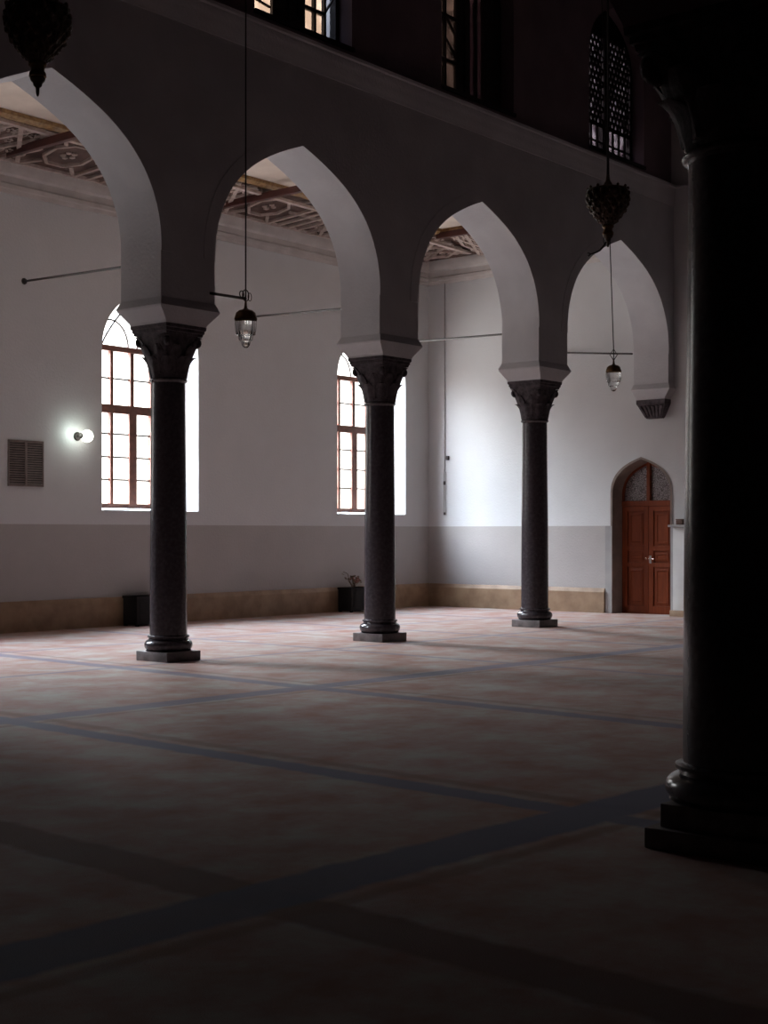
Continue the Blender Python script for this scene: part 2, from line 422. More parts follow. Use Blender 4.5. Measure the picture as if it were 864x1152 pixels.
# carved border: brown ground, straps, gilt moulding
SW = 1.45
YI = YW-SW          # inner edge of the strip
XI = XE-SW
ZSL = lambda t: 7.54 + (ZA-.03-7.54)*(1-max(0, min(1, t/SW)))
def tz(x, y): return ZSL(SW-min(SW, max(0, max(y-YI, x-XI)))) if False else ZSL(max(0, y-YI, x-XI))
bk = MB()
bk.poly([(8, YI, ZA-.03), (XI, YI, ZA-.03), (XE, YW, 7.54), (8, YW, 7.54)])
bk.poly([(XI, YB+.01, ZA-.03), (XE, YB+.01, 7.54), (XE, YW, 7.54), (XI, YI, ZA-.03)])
bk.poly([(8, YI, ZA+.02), (XI, YI, ZA+.02), (XI, YI, ZA-.03), (8, YI, ZA-.03)]); bk.poly([(XI, YI, ZA+.02), (XI, YB+.01, ZA+.02), (XI, YB+.01, ZA-.03), (XI, YI, ZA-.03)])
bk.poly([(8, YI, ZA+.02), (8, YW, ZA+.02), (XE, YW, ZA+.02), (XE, YB+.01, ZA+.02), (XI, YB+.01, ZA+.02), (XI, YI, ZA+.02)])
bk.build('border_ground', 'strap_back', ceil, smooth=0)
st = MB()
def sbar(a, b, w=.075, h=.05): st.bar((a[0], a[1], tz(*a)-.018), (b[0], b[1], tz(*b)-.018), w, h)
def srosette(x, y, r):
    k = random.randint(4, 6); a0 = random.random()*6
    for i in range(k):
        t = a0+2*PI*i/k
        q = (x+r*.6*math.cos(t), y+r*.6*math.sin(t)); st.sphere((*q, tz(*q)-.015), r*.36, (1, 1, .5), 1)
def strip(fmap, length, motif):
    """strip of cells; fmap maps (s along, t across 0..SW) to plan"""
    t0, t1 = .10, SW-.14
    B = lambda p, q, w=.07: sbar(fmap(*p), fmap(*q), w)
    B((0, t0), (length, t0), .10); B((0, t1), (length, t1), .10)
    s = 0.0
    while s < length-.01:
        kind = motif(s)
        cell = .8 if kind == 'arabesque' else 1.1; e = min(s+cell, length)
        if kind == 'octagon':
            c = ((s+e)/2, (t0+t1)/2); r = .40
            pp = [(c[0]+r*math.cos(PI/8+i*PI/4), c[1]+r*math.sin(PI/8+i*PI/4)) for i in range(8)]
            for i in range(8): B(pp[i], pp[(i+1) % 8], .055)
            for q in ((s, t0), (e, t0), (s, t1), (e, t1)):
                v = (c[0]+(q[0]-c[0])*.52, c[1]+(q[1]-c[1])*.52); B(v, q, .06)
            srosette(*fmap(*c), .16)
        elif kind == 'ribs':
            for k in range(4):
                a = s + (e-s)*k/4
                B((a, t1), (min(a+.45, e+.2), t0), .08)
            B((s, (t0+t1)/2), (e, (t0+t1)/2), .04)
        else:
            n = 2
            for k in range(n):
                a, b = s+(e-s)*k/n, s+(e-s)*(k+1)/n
                B((a, t0), (b, (t0+t1)/2)); B((b, (t0+t1)/2), (a, t1)); B((b, t0), (a, (t0+t1)/2)); B((a, (t0+t1)/2), (b, t1))
                m = (a+b)/2
                for tt in (t0+.13, (t0+t1)/2, t1-.13): srosette(*fmap(m, tt), .085)
                for tt in ((t0*3+t1)/4, (t0+t1*3)/4):
                    srosette(*fmap(a+.03, tt), .08)
                    r = .11; pp = [fmap(m+r*math.cos(i*PI/4), tt+r*math.sin(i*PI/4)) for i in range(8)]
                    for i in range(8): sbar(pp[i], pp[(i+1) % 8], .03, .04)
        s += cell
BEAMX = (13.42, 18.04)
def motif_x(s):
    x = 8.9+s
    d = min(((x-b) for b in BEAMX), key=abs)
    if -.3 <= d < .8: return 'octagon'
    if .8 <= d < 2.4: return 'ribs'
    return 'arabesque'
strip(lambda s, t: (8.9+s, YI+t), XE-.3-8.9, motif_x)
strip(lambda s, t: (XI+t, YB+.1+s), YI-YB-.15, lambda s: 'arabesque')
st.build('carved_strapwork', 'strap', ceil, smooth=30)
gm = MB()
gprof = [(-.11, ZA+.005), (-.11, ZA-.06), (-.05, ZA-.10), (0, ZA-.10), (.05, ZA-.085), (.07, ZA-.05), (.07, ZA+.005)]
gm.extrude_profile([(YI+d, z) for d, z in gprof], 8, XI+.08)
gm.extrude_profile([(XI+d, z) for d, z in gprof], YB+.02, YI+.08, 'y')
gm.build('gilt_moulding', 'gilt', ceil, smooth=30)
for x, lab in ((BEAMX[0], 'dark red timber ceiling beam seen through the leftmost arch'), (BEAMX[1], 'dark red timber ceiling beam above the second arch from the left'), (XI-.10, 'dark red timber ceiling beam nearest the end wall')):
    end = x > 20
    zb = 7.66 if end else 7.55
    b = MB().box(-.05, .05, YB+.004, (YI+.02 if end else YW-.03), zb, zb+.12, .01)
    tag(b.build('ceiling_beam', 'beam', smooth=30, loc=(x, 0, 0)), lab, 'beam', 'timber ceiling beams')

# skirting
bp_ = lambda f, sg: [(f+sg*-.02, 0), (f+sg*.05, 0), (f+sg*.05, .42), (f+sg*.035, .46), (f+sg*.02, .50), (f+sg*-.02, .50)]
struct(MB().extrude_profile([(d, z) for d, z in bp_(YW, -1)], XL, XE).build('baseboard_window_side', 'stone_base', smooth=0), 'tan stone skirting under the windows')
struct(MB().extrude_profile([(d, z) for d, z in bp_(XE, -1)], DY+DH+.16, YW-.05, 'y').build('baseboard_end', 'stone_base', smooth=0), 'tan stone skirting on the end wall')
struct(MB().extrude_profile([(d, z) for d, z in bp_(XE, -1)], -8, 11.3, 'y').build('baseboard_end_nave', 'stone_base', smooth=0))
# grey jamb strips either side of the door
mb = MB()
mb.box(XE-.015, XE+.02, DY+DH+.002, DY+DH+.15, 0, 1.75); mb.box(XE-.015, XE+.02, DY-DH-.15, DY-DH-.002, 0, 1.75)
struct(mb.build('trim_door_strips', 'grey_paint', smooth=0), 'grey painted strips beside the door')

# ------------------------------------------------------------------ windows
def frame_along(prof, y0, y1, w, name, mat, parent=None, cx=0, cz=4.2):
    """flat frame following a closed profile, width w inward"""
    n = len(prof)
    pts = prof
    inn = []
    for i in range(n):
        a, b, c = pts[i-1], pts[i], pts[(i+1) % n]
        d1 = Vector((b[0]-a[0], b[1]-a[1])); d2 = Vector((c[0]-b[0], c[1]-b[1]))
        d1 = d1.normalized() if d1.length > 1e-6 else d2.normalized(); d2 = d2.normalized() if d2.length > 1e-6 else d1
        n1 = Vector((d1.y, -d1.x)); n2 = Vector((d2.y, -d2.x)); m = (n1+n2)
        m = m.normalized() if m.length > 1e-6 else n1
        k = w/max(.4, m.dot(n1))
        inn.append((b[0]+m.x*k, b[1]+m.y*k))
    mb = MB()
    loops = [[(u, y0, z), (U, y0, Z), (U, y1, Z), (u, y1, z)] for (u, z), (U, Z) in zip(pts, inn)]
    loops.append(loops[0])
    mb.rings(loops, cap=False)
    return mb.build(name, mat, parent, smooth=25, merge=1e-5)

def curve_top(prof, u):
    for a, b in zip(prof[:-1], prof[1:]):
        if b[0]-a[0] > 1e-6 and a[0] <= u <= b[0]: return a[1]+(b[1]-a[1])*(u-a[0])/(b[0]-a[0])
    return prof[0][1]

def main_window(name, cx):
    pr = arch(cx, .95, WSPR+.02, WSILL+.05, kz=.66)
    y0, y1 = YW+WD-.10, YW+WD-.03
    y0 = YW+WD; y1 = y0+.08
    w = frame_along(pr, y0-.02, y1, .075, name, 'wood_frame'); struct(w)
    HX = .465
    cxm = cx-.03
    for dx, hw, z1 in ((-HX, .033, 4.86), (0, .04, 4.86), (HX, .033, 4.86)):
        MB().box(cxm+dx-hw, cxm+dx+hw, y0-.01, y1-.01, WSILL+.1, z1, .006).build('mullion', 'wood_frame', w, smooth=0)
    MB().box(cxm-.085, cxm+.085, y0-.035, y0-.008, WSILL+.1, 3.78, .006).build('meeting_stile', 'wood_frame', w, smooth=0)
    for z, hh in ((3.80, .075), (4.87, .05)):
        MB().box(cx-.93, cx+.93, y0-.03, y1, z-hh, z+hh, .008).build('transom', 'wood_frame', w, smooth=0)
    mb = MB()
    for z in (2.55, 2.95, 3.36, 4.34): mb.box(cx-.92, cx+.92, y0+.012, y0+.03, z-.013, z+.013)
    mb.build('glazing_bars', 'iron', w, smooth=0)
    tr = MB()
    for sx in (-1, 1):
        pts = []
        for k in range(13):
            t = k/12
            u = cx + sx*(.72 - 1.12*t**1.15); z = 4.9 + .95*math.sin(t*PI/2)
            z = min(z, curve_top(pr, u)-.03)
            pts.append((u, y0+.02, z))
        tr.tube(pts, .019, 6)
        pts = [(cx+sx*.5+.40*math.cos(PI*k/12), y0+.02, min(4.9+.48*math.sin(PI*k/12), curve_top(pr, cx+sx*.5+.40*math.cos(PI*k/12))-.02)) for k in range(13)]
        tr.tube(pts, .016, 6)
    tr.build('tracery', 'iron', w, smooth=30)
    g = MB(); g.poly([(u, y0+.04, z) for u, z in pr]); g.build('glass', 'pane', w, smooth=0)
    s = MB(); s.box(cx-WH+.001, cx+WH-.001, YW-.025, YW+.02, WSILL-.03, WSILL+.001)
    s.build('sill', 'white_paint', w, smooth=0)
    return w
for i, x in enumerate(WINX[::-1]): main_window('window_%d' % (i+1), x)

def gallery_window(name, cx, kind):
    pr = arch(cx, .98, 10.15, 8.50)
    y0 = YU+UPD-.09; y1 = YU+UPD+.02
    w = frame_along(pr, y0, y1, .07, name, 'dark_wood'); struct(w)
    MB().box(cx-.07, cx+.07, y0-.02, y1, 8.5, 11.1).build('mullion', 'dark_wood', w, smooth=0)
    ys = y0+.03
    def pane(u0, u1, z0, z1, mat, nm='pane'):
        n = 8; us = [u0+(u1-u0)*i/n for i in range(n+1)]
        m = MB(); m.poly([(u0, ys, z0), (u1, ys, z0)]+[(u, ys, max(z0+.05, min(z1, curve_top(pr, u)-.01))) for u in reversed(us)])
        return m.build(nm, mat, w, smooth=0)
    def leaf(u0, u1, z0, z1, nm='shutter'):
        m = MB(); m.box(u0, u1, y0, y0+.05, z0, z1)
        for z in (z0+.25, z0+.9): m.box(u0+.06, u1-.06, y0-.012, y0, z, z+.5)
        return m.build(nm, 'dark_wood', w, smooth=0)
    def bars(us, zs, diag=()):
        m = MB()
        for u in us: m.box(u-.022, u+.022, y0-.01, y0+.045, 8.55, min(10.9, curve_top(pr, u)-.02))
        for z, a, b in zs: m.box(a, b, y0-.012, y0+.04, z-.025, z+.025)
        for p, q in diag: m.bar((p[0], y0+.01, p[1]), (q[0], y0+.01, q[1]), .025, .03, (0, 1, 0))
        return m.build('glazing_bars', 'dark_wood', w, smooth=0)
    L0, L1, R0, R1 = cx-.92, cx-.07, cx+.07, cx+.92
    TOP = 11.0
    if kind == 0:
        pane(L0, L0+.55, 8.57, TOP, 'pane_amber'); leaf(L0+.54, L1+.02, 8.52, 10.7)
        leaf(R0-.02, R0+.20, 8.52, 10.7)
        pane(R0+.18, R0+.58, 8.57, TOP, 'pane_amber'); pane(R0+.58, R1, 8.57, TOP, 'lit_reveal_grey')  # right strip is no real glass, it paints the lit jamb
        bars((R0+.40, R0+.61), ((8.95, R0+.18, R0+.62), (9.55, R0+.18, R1)), (((R0+.62, 8.98), (R1, 9.3)), ((L0+.05, 8.8), (L0+.5, 8.74))))
    elif kind == 1:
        pane(L0, L1-.17, 8.57, TOP, 'pane_brown'); leaf(L1-.2, L1+.02, 8.52, 10.7)
        pane(R0, R0+.42, 8.57, TOP, 'pane_dim'); leaf(R0+.40, R1+.02, 8.52, 10.4)
        bars((L0+.36, R0+.20), ((9.05, L0, L1-.1), (9.75, L0, L1-.1)), (((L0+.38, 9.4), (L1-.2, 9.15)), ((L0+.38, 9.75), (L1-.2, 9.5))))
    else:
        for a, b in ((L0, L1), (R0, R1)):
            pane(a, b, 8.57, TOP, 'pane_pink', 'pane')
            # pierced stone tracery: plate with many holes built as a hex mesh
            m = MB(); nx = 7; dx = (b-a)/nx; dz = dx*.95; r = dx*.30
            rows = int((10.9-9.02)/dz)
            for j in range(rows):
                for i in range(-1, nx+1):
                    x = a+dx*(i+.5+(.5 if j % 2 else 0)); z = 9.08+dz*(j+.5)
                    hx, hz = dx/2, dz/2
                    if x-hx < a-.06 or x+hx > b+.06: continue
                    if z+hz > curve_top(pr, min(max(x, cx-.9), cx+.9))-.02: continue
                    rr = r*random.uniform(.5, 1.05); ang = [PI/4+k*PI/2 for k in range(4)]
                    sq = [(x-hx, z-hz), (x+hx, z-hz), (x+hx, z+hz), (x-hx, z+hz)]
                    n6 = 8
                    inn = [(x+rr*math.cos(2*PI*k/n6-3*PI/4)*random.uniform(.7, 1.1), z+rr*1.25*math.sin(2*PI*k/n6-3*PI/4)) for k in range(n6)]
                    outr = []
                    for k in range(4):
                        p, q = sq[k], sq[(k+1) % 4]; outr += [p, ((p[0]+q[0])/2, (p[1]+q[1])/2)]
                    for k in range(n6):
                        k2 = (k+1) % n6
                        for yy in (ys-.03, ys-.008):
                            m.poly([(outr[k][0], yy, outr[k][1]), (outr[k2][0], yy, outr[k2][1]), (inn[k2][0], yy, inn[k2][1]), (inn[k][0], yy, inn[k][1])])
                        m.poly([(inn[k][0], ys-.03, inn[k][1]), (inn[k2][0], ys-.03, inn[k2][1]), (inn[k2][0], ys-.008, inn[k2][1]), (inn[k][0], ys-.008, inn[k][1])])
            for i in range(nx//2+2):
                u = a+(b-a)*i/(nx//2+1); m.box(u-.03, u+.03, ys-.03, ys-.005, 8.55, 9.1)
            m.box(a, b, ys-.03, ys-.005, 9.03, 9.10); m.box(a, b, ys-.03, ys-.005, 8.74, 8.77)
            m.build('pierced_screen', 'dark_wood', w, smooth=0)
    zh = 10.72 if kind == 2 else 10.35
    us = [cx-.93+1.86*i/24 for i in range(25)]
    us = [u for u in us if curve_top(pr, u) > zh+.02]
    m = MB(); m.rings([[(us[0], yy, zh), (us[-1], yy, zh)]+[(u, yy, curve_top(pr, u)) for u in reversed(us)] for yy in (ys-.03, ys+.02)])
    m.build('head_light_stop', 'dark_wood', w, smooth=0)  # added panel closing the arch head against stray daylight
    s = MB(); s.box(cx-1.0, cx+1.0, YU-.04, YU+.02, 8.44, 8.5); s.build('sill', 'dark_wood', w, smooth=0)
    return w
for i, x in enumerate(UPX[3:]): gallery_window('window_%d' % (6+i), x, i)

# ------------------------------------------------------------------ door
dx = XE+.30
dr = MB()
# frame: outer arch band + transom + centre post
pr = arch(DY, .61, DSPR, 0)
d1 = frame_along([(u, z) for u, z in pr], 0, .1, .05, 'door_1', 'door')
d1.rotation_euler.z = 0
me = d1.data
for v in me.vertices: v.co = (dx+.01+v.co.y, v.co.x, v.co.z)
struct(d1, 'red brown double door in a pointed arch')
MB().box(dx-.02, dx+.1, DY-.60, DY+.60, 2.14, 2.25, .01).build('transom', 'door', d1, smooth=0)
MB().box(dx-.02, dx+.1, DY-.035, DY+.035, 2.25, 3.02).build('fanlight_post', 'door', d1, smooth=0)
for sg in (-1, 1):
    us = [DY+sg*(.03+.53*i/10) for i in range(11)]
    m = MB(); m.poly([(dx+.05, us[0], 2.24), (dx+.05, us[-1], 2.24)]+[(dx+.05, u, max(2.26, curve_top(pr, u)-.05)) for u in reversed(us)])
    m.build('fanlight_glass', 'fan', d1, smooth=0)
    m = MB(); a, b = sorted((DY+sg*.003, DY+sg*.575))
    m.box(dx+.03, dx+.085, a, b, .01, 2.14)
    for z0, z1 in ((.01, .16), (.93, 1.02), (1.25, 1.35), (2.04, 2.14)): m.box(dx, dx+.04, a, b, z0, z1, .006)
    for c0, c1 in ((a, a+.10), (b-.10, b)): m.box(dx-.001, dx+.04, c0, c1, .01, 2.14, .006)
    lf = m.build('door_leaf', 'door', d1, smooth=0)
    for z0, z1 in ((.20, .89), (1.06, 1.21), (1.39, 2.0)):
        m = MB(); y0, y1 = a+.14, b-.14
        sec = lambda k, x: [(x, y0+k, z0+k), (x, y1-k, z0+k), (x, y1-k, z1-k), (x, y0+k, z1-k)]
        m.rings([sec(0, dx+.032), sec(0, dx+.016), sec(.035, dx+.012), sec(.05, dx+.022)])
        m.build('raised_panel', 'door', lf, smooth=0)
MB().box(XE+.405, XE+.42, DY-.7, DY+.7, 0, 3.3).build('door_light_stop', 'dark_wood', d1, smooth=0)  # added dark sheet, stops outside light showing between the leaves
lin = MB(); lin.rings([[(xx, (1-ins/.64)*(u-DY)+DY, z-(ins if z > 2.5 else 0)) for u, z in pf] for xx, pf, ins in ((XE-.012, dfront, -.03), (XE-.012, dfront, .012), (XE+.30, dback, .012), (XE+.30, dback, -.03))], cap=False, closed=False)
lin.build('reveal_lining', 'lining', d1, smooth=30)
h = MB(); h.tube([(dx-.001, DY-.04, 1.10), (dx-.055, DY-.04, 1.10), (dx-.06, DY-.05, 1.10), (dx-.06, DY-.14, 1.095)], .011, 8)
h.box(dx-.008, dx+.001, DY-.065, DY-.02, 1.0, 1.16); h.sphere((dx-.05, DY+.03, 1.10), .022)
h.tube([(dx, DY+.03, 1.10), (dx-.05, DY+.03, 1.10)], .008)
tag(h.build('door_handle', 'steel', d1, smooth=40), 'pale metal handle')

# ------------------------------------------------------------------ columns
def sup(half, n, t):
    c, s = abs(math.cos(t)), abs(math.sin(t))
    return half/((c**n+s**n)**(1/n))
def make_column(label, x, y, s=1.0, steps=1, top=4.20):
    root = thing('column', label, 'column', (x, y, 0), 'dark marble columns')
    W = .285*s
    pz = .12
    if steps == 2:
        MB().box(-W*.985, W*.985, -W*.985, W*.985, 0, .105, .008).build('plinth', 'plinth', root, smooth=30)
        MB().box(-W*.83, W*.83, -W*.83, W*.83, .105, .225, .008).build('plinth', 'plinth', root, smooth=30)
        pz = .225
    else:
        MB().box(-W, W, -W, W, 0, pz, .006).build('plinth', 'plinth', root, smooth=30)
    R = .235*s
    tor = [(R*1.12, pz), (R*1.22, pz+.012)]
    tor += [(R*1.05+R*.24*math.cos(a), pz+.075+.065*math.sin(a)) for a in [(-75+15*k)*PI/180 for k in range(11)]]
    tor += [(R*1.06, pz+.145), (R*1.04, pz+.165), (R*1.12, pz+.172), (R*1.12, pz+.19), (R*1.0, pz+.205)]
    MB().lathe(tor, n=64).build('base_moulding', 'marble', root, smooth=35)
    z0, z1 = pz+.20, 3.50
    sh = [(R*1.0, z0)]
    for k in range(1, 25):
        t = k/24; sh.append((R*(1.0+.012*math.sin(PI*min(1, t*1.3))-.095*t), z0+(z1-z0)*t))
    MB().lathe(sh, n=64).build('shaft', 'marble', root, smooth=35)
    r1 = R*.905
    nk = [(r1, z1-.01)]+[(r1*1.02+.022*s*math.cos(a), z1+.025+.022*math.sin(a)) for a in [(-80+20*k)*PI/180 for k in range(9)]]+[(r1*.99, z1+.05)]
    if steps == 2: nk += [(r1*1.01+.02*math.cos(a), z1+.085+.02*math.sin(a)) for a in [(-80+20*k)*PI/180 for k in range(9)]]+[(r1*.99, z1+.115)]
    MB().lathe(nk, n=64).build('neck_ring', 'marble', root, smooth=35)
    # capital bell: circle below, square above
    zb, zt = z1+.04, top-.12
    A = .325*s
    rings = []
    NS = 64
    for k in range(15):
        t = k/14
        half = r1*.98 + (A*.92-r1*.98)*(t**1.05)
        n = 2+6*max(0, t-.35)**1.2
        rings.append([(sup(half, n, 2*PI*i/NS)*math.cos(2*PI*i/NS), sup(half, n, 2*PI*i/NS)*math.sin(2*PI*i/NS), zb+(zt-zb)*t) for i in range(NS)])
    cap = MB().rings(rings).build('capital', 'carved', root, smooth=40)
    H = zt-zb
    def leaf(ang, zs, ze, w, r0, bulge, tip):
        nu, nv = 7, 9
        g = []
        for j in range(nv):
            t = j/(nv-1)
            z = zs+(ze-zs)*min(1, t*1.12) - (max(0, t-.86)**1)*.35*(ze-zs)
            tt = (z-zb)/H; half = r1*.98+(A*.92-r1*.98)*(max(0, tt)**1.05); nn = 2+6*max(0, tt-.35)**1.2
            row = []
            for i in range(nu):
                u = (i/(nu-1)-.5)*2
                ww = w*(.72+.45*math.sin(PI*min(1, t*1.05))**.8)*(1-.75*max(0, t-.72)/.28*abs(1))
                lob = 1+.12*math.cos(t*22)*abs(u)
                a = ang+u*ww*lob/ (half)
                rr = sup(half, nn, a)*1.0 + .010*s + bulge*(t**2) + tip*max(0, t-.7)/.3 + .014*s*(1-abs(u))*(1 if i % 2 else .55)
                row.append((rr*math.cos(a), rr*math.sin(a), z))
            g.append(row)
        m = MB()
        outer = g
        inner = [[(p[0]*.94, p[1]*.94, p[2]-.004) for p in row] for row in g]
        for lay in (outer, inner): m.rings(lay, cap=False, closed=False)
        m.rings([outer[0], inner[0]], cap=False, closed=False); m.rings([outer[-1], inner[-1]], cap=False, closed=False)
        m.rings([[r[0] for r in outer], [r[0] for r in inner]], cap=False, closed=False); m.rings([[r[-1] for r in outer], [r[-1] for r in inner]], cap=False, closed=False)
        m.build('acanthus_leaf', 'carved', cap, smooth=50, merge=1e-5)
    for k in range(8): leaf(k*PI/4, zb+.01, zb+H*.52, .075*s, 0, .02*s, .035*s)
    for k in range(8): leaf(PI/8+k*PI/4, zb+.1*H, zb+H*.78, .062*s, 0, .018*s, .02*s)
    for k in range(4): leaf(PI/4+k*PI/2, zb+H*.42, zb+H*.99, .07*s, 0, .0, .035*s)
    for k in range(4):       # corner volutes
        a = PI/4+k*PI/2; cr = A*1.10; m = MB()
        ax = Vector((-math.sin(a), math.cos(a), 0)); rad = Vector((math.cos(a), math.sin(a), 0))
        pts = []
        for q in range(22):
            t = q/21; rr = .055*(1-.8*t)*s; th = PI*.5+t*PI*3
            pts.append(rad*(cr-.01*s+rr*math.cos(th)) + Vector((0, 0, zt-.075+rr*math.sin(th))))
        m.tube(pts, [.040*s*(1-.3*q/21) for q in range(22)], 8)
        m.build('corner_volute', 'carved', cap, smooth=50)
    ab = MB()
    def sq(h, z): return [(-h, -h, z), (h, -h, z), (h, h, z), (-h, h, z)]
    ab.rings([sq(A*.93, zt-.002), sq(A*.95, zt+.03), sq(A*.985, zt+.035), sq(A*.985, zt+.07), sq(A*1.03, zt+.08), sq(A*1.04, top), ])
    ab.build('abacus', 'carved', cap, smooth=20)
    return root
make_column('dark marble column carrying the first two arches, in front of the leftmost window', COLX[0], YC)
make_column('middle dark marble column of the arcade, beside the planter on the floor', COLX[1], YC)
make_column('dark marble column nearest the wooden double door, smallest of the arcade row', COLX[2], YC)
for x in piers[:3]:
    make_column('dark marble arcade column further along the row, out of view at left', x, YC)
NX, NY = 6.75, 3.17
make_column('huge near-black marble column in the right foreground on a two-step plinth', NX, NY, 1.335, 2, 4.17)

# near arcade above the foreground column: wide arches out of view above
NARCH = [(-1.95, 3.55), (10.95+.3, 3.6), (19.6, 3.6)]
NARCH = [(2.28, 3.98), (11.22, 3.98), (20.12, 3.98)]
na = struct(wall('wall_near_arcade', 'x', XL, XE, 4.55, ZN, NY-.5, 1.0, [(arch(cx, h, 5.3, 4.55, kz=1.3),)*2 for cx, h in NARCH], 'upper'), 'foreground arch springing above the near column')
def big_impost(cx):
    mb = MB()
    secs = [(.45, .45, 4.17), (.46, .46, 4.2), (.53, .55, 4.42), (.53, .55, 4.46), (.49, .5, 4.56)]
    mb.rings([[(cx+sx*a, NY+sy*b, z) for sx, sy in ((-1, -1), (1, -1), (1, 1), (-1, 1))] for a, b, z in secs])
    return mb.build('impost_block', 'upper', na, smooth=20)
big_impost(NX)
struct(MB().box(XL, XE, NY-.45, NY-.35, 12.3, ZN).build('trim_near_wall', 'dark_wall', smooth=0))

# corbel carrying the last arch on the end wall
cb = MB()
def crect(y0, y1, x0, z): return [(x0, y0, z), (XE-.001, y0, z), (XE-.001, y1, z), (x0, y1, z)]
cb.rings([crect(13.27, 13.59, 24.54, 3.84), crect(13.24, 13.62, 24.52, 3.87), crect(13.14, 13.72, 24.43, 4.08), crect(13.12, 13.74, 24.40, 4.12), crect(13.12, 13.74, 24.40, 4.198)])
co = cb.build('corbel', 'carved', smooth=20)
tag(co, 'dark carved stone corbel on the end wall carrying the last arch above the door', 'corbel')
fl = MB()
for k in range(6):
    y = 13.19+.095*k; yb = 13.43+(y-13.43)*.62
    fl.tube([(24.525, yb, 3.88), (24.475, (y+yb)/2, 3.99), (24.42, y, 4.08)], [.018, .026, .03], 8)
fl.build('reeding', 'carved', co, smooth=40)

# ------------------------------------------------------------------ iron tie rods
def rod(p, q, label):
    p, q = Vector(p), Vector(q); d = q-p
    r = thing('tie_rod', label, 'rod', p, 'iron tie rods')
    MB().tube([(0, 0, 0), d], .018, 8).build('bar', 'iron', r)
    e = d.normalized()
    m = MB(); m.tube([d-e*.05, d], [.03, .055], 10); m.build('anchor_plate', 'iron', r)
    return r
rod((11.9, YB, 5.03), (13.93, YW, 5.69), 'iron tie rod in the leftmost arch, reaching the wall left of the arched window')
rod((15.95, YB, 4.97), (19.19, YW, 5.74), 'iron tie rod across the second arch, starting right of the crystal lamp')
rod((20.05, YB, 5.03), (23.75, YW, 5.72), 'iron tie rod across the third arch beside the room corner')
rod((24.36, YB, 5.11), (XE, 15.75, 5.32), 'short iron tie rod in the last arch, crossing behind the small crystal lamp')

# ------------------------------------------------------------------ hanging lamps
def crystal_lamp(label, loc, top, s=1.0, ring='loop', arm=None):
    """loc = lowest tip of the glass; top = ceiling point"""
    t = thing('hanging_lamp', label, 'lamp', loc, 'crystal lamps hung on long cables')
    ch, H = .115*s, .36*s
    prof = [(.008, 0), (.028, .008), (.05, .04), (.062, .085), (.060, .092), (.084, .098), (.096, .15), (.093, .158), (.116, .166), (.126, .22), (.132, .30), (.130, .36)]
    k = H/.36
    pr = [(r*s, z*k) for r, z in prof]
    g = MB(); g.lathe(pr, n=72, flute=.05, nf=12)
    gl = g.build('glass_shade', 'crystal', t, smooth=60)
    c = [(.128, 0), (.14, -.012), (.143, .0), (.135, .025), (.12, .075), (.085, .105), (.04, .118), (.022, .135), (.016, .17), (.012, .22)]
    MB().lathe([(r*s, H+z*s) for r, z in c], n=48).build('cap', 'brass', t, smooth=40)
    zc = H+.22*s
    m = MB()
    if ring == 'loop':
        m.tube([(.0+.055*math.cos(a), 0, zc+.07+.07*math.sin(a)) for a in [PI*2*q/20 for q in range(21)]], .007, 6)
        m.tube([(-.06+.035*math.cos(a), .01, zc+.08+.04*math.sin(a)) for a in [PI*2*q/16 for q in range(17)]], .007, 6)
        m.tube([(.07+.03*math.cos(a), .0, zc+.06+.05*math.sin(a)) for a in [PI*2*q/16 for q in range(17)]], .005, 6)
        zt = zc+.14
    else:
        m.tube([(0, 0, zc-.02), (-.05, .04, zc+.075), (0, 0, zc+.17), (.05, -.04, zc+.075), (0, 0, zc-.02)], .008, 6)
        zt = zc+.165
    m.build('hanger_ring', 'iron', t, smooth=40)
    d = Vector(top)-Vector(loc)
    MB().tube([(0, 0, zc-.02), (0, 0, zt), d], .0095, 6).build('cable', 'cable', t)
    if arm:
        a = Vector(arm)-Vector(loc)
        MB().tube([a, (0, 0, zc+.03)], .019, 8).build('bracket_arm', 'iron', t)
    return t
crystal_lamp('large crystal lamp hanging in front of the second arch on a long black cable', (12.335, 12.39, 3.885), (12.335, 12.39, ZN), 1.0, 'loop', (12.37, YF, 4.64))
crystal_lamp('smaller crystal lamp hanging in the last arch below the lantern, left of the corbel', (20.47, 11.95, 3.955), (20.30, 12.16, ZN), .92, 'diamond')

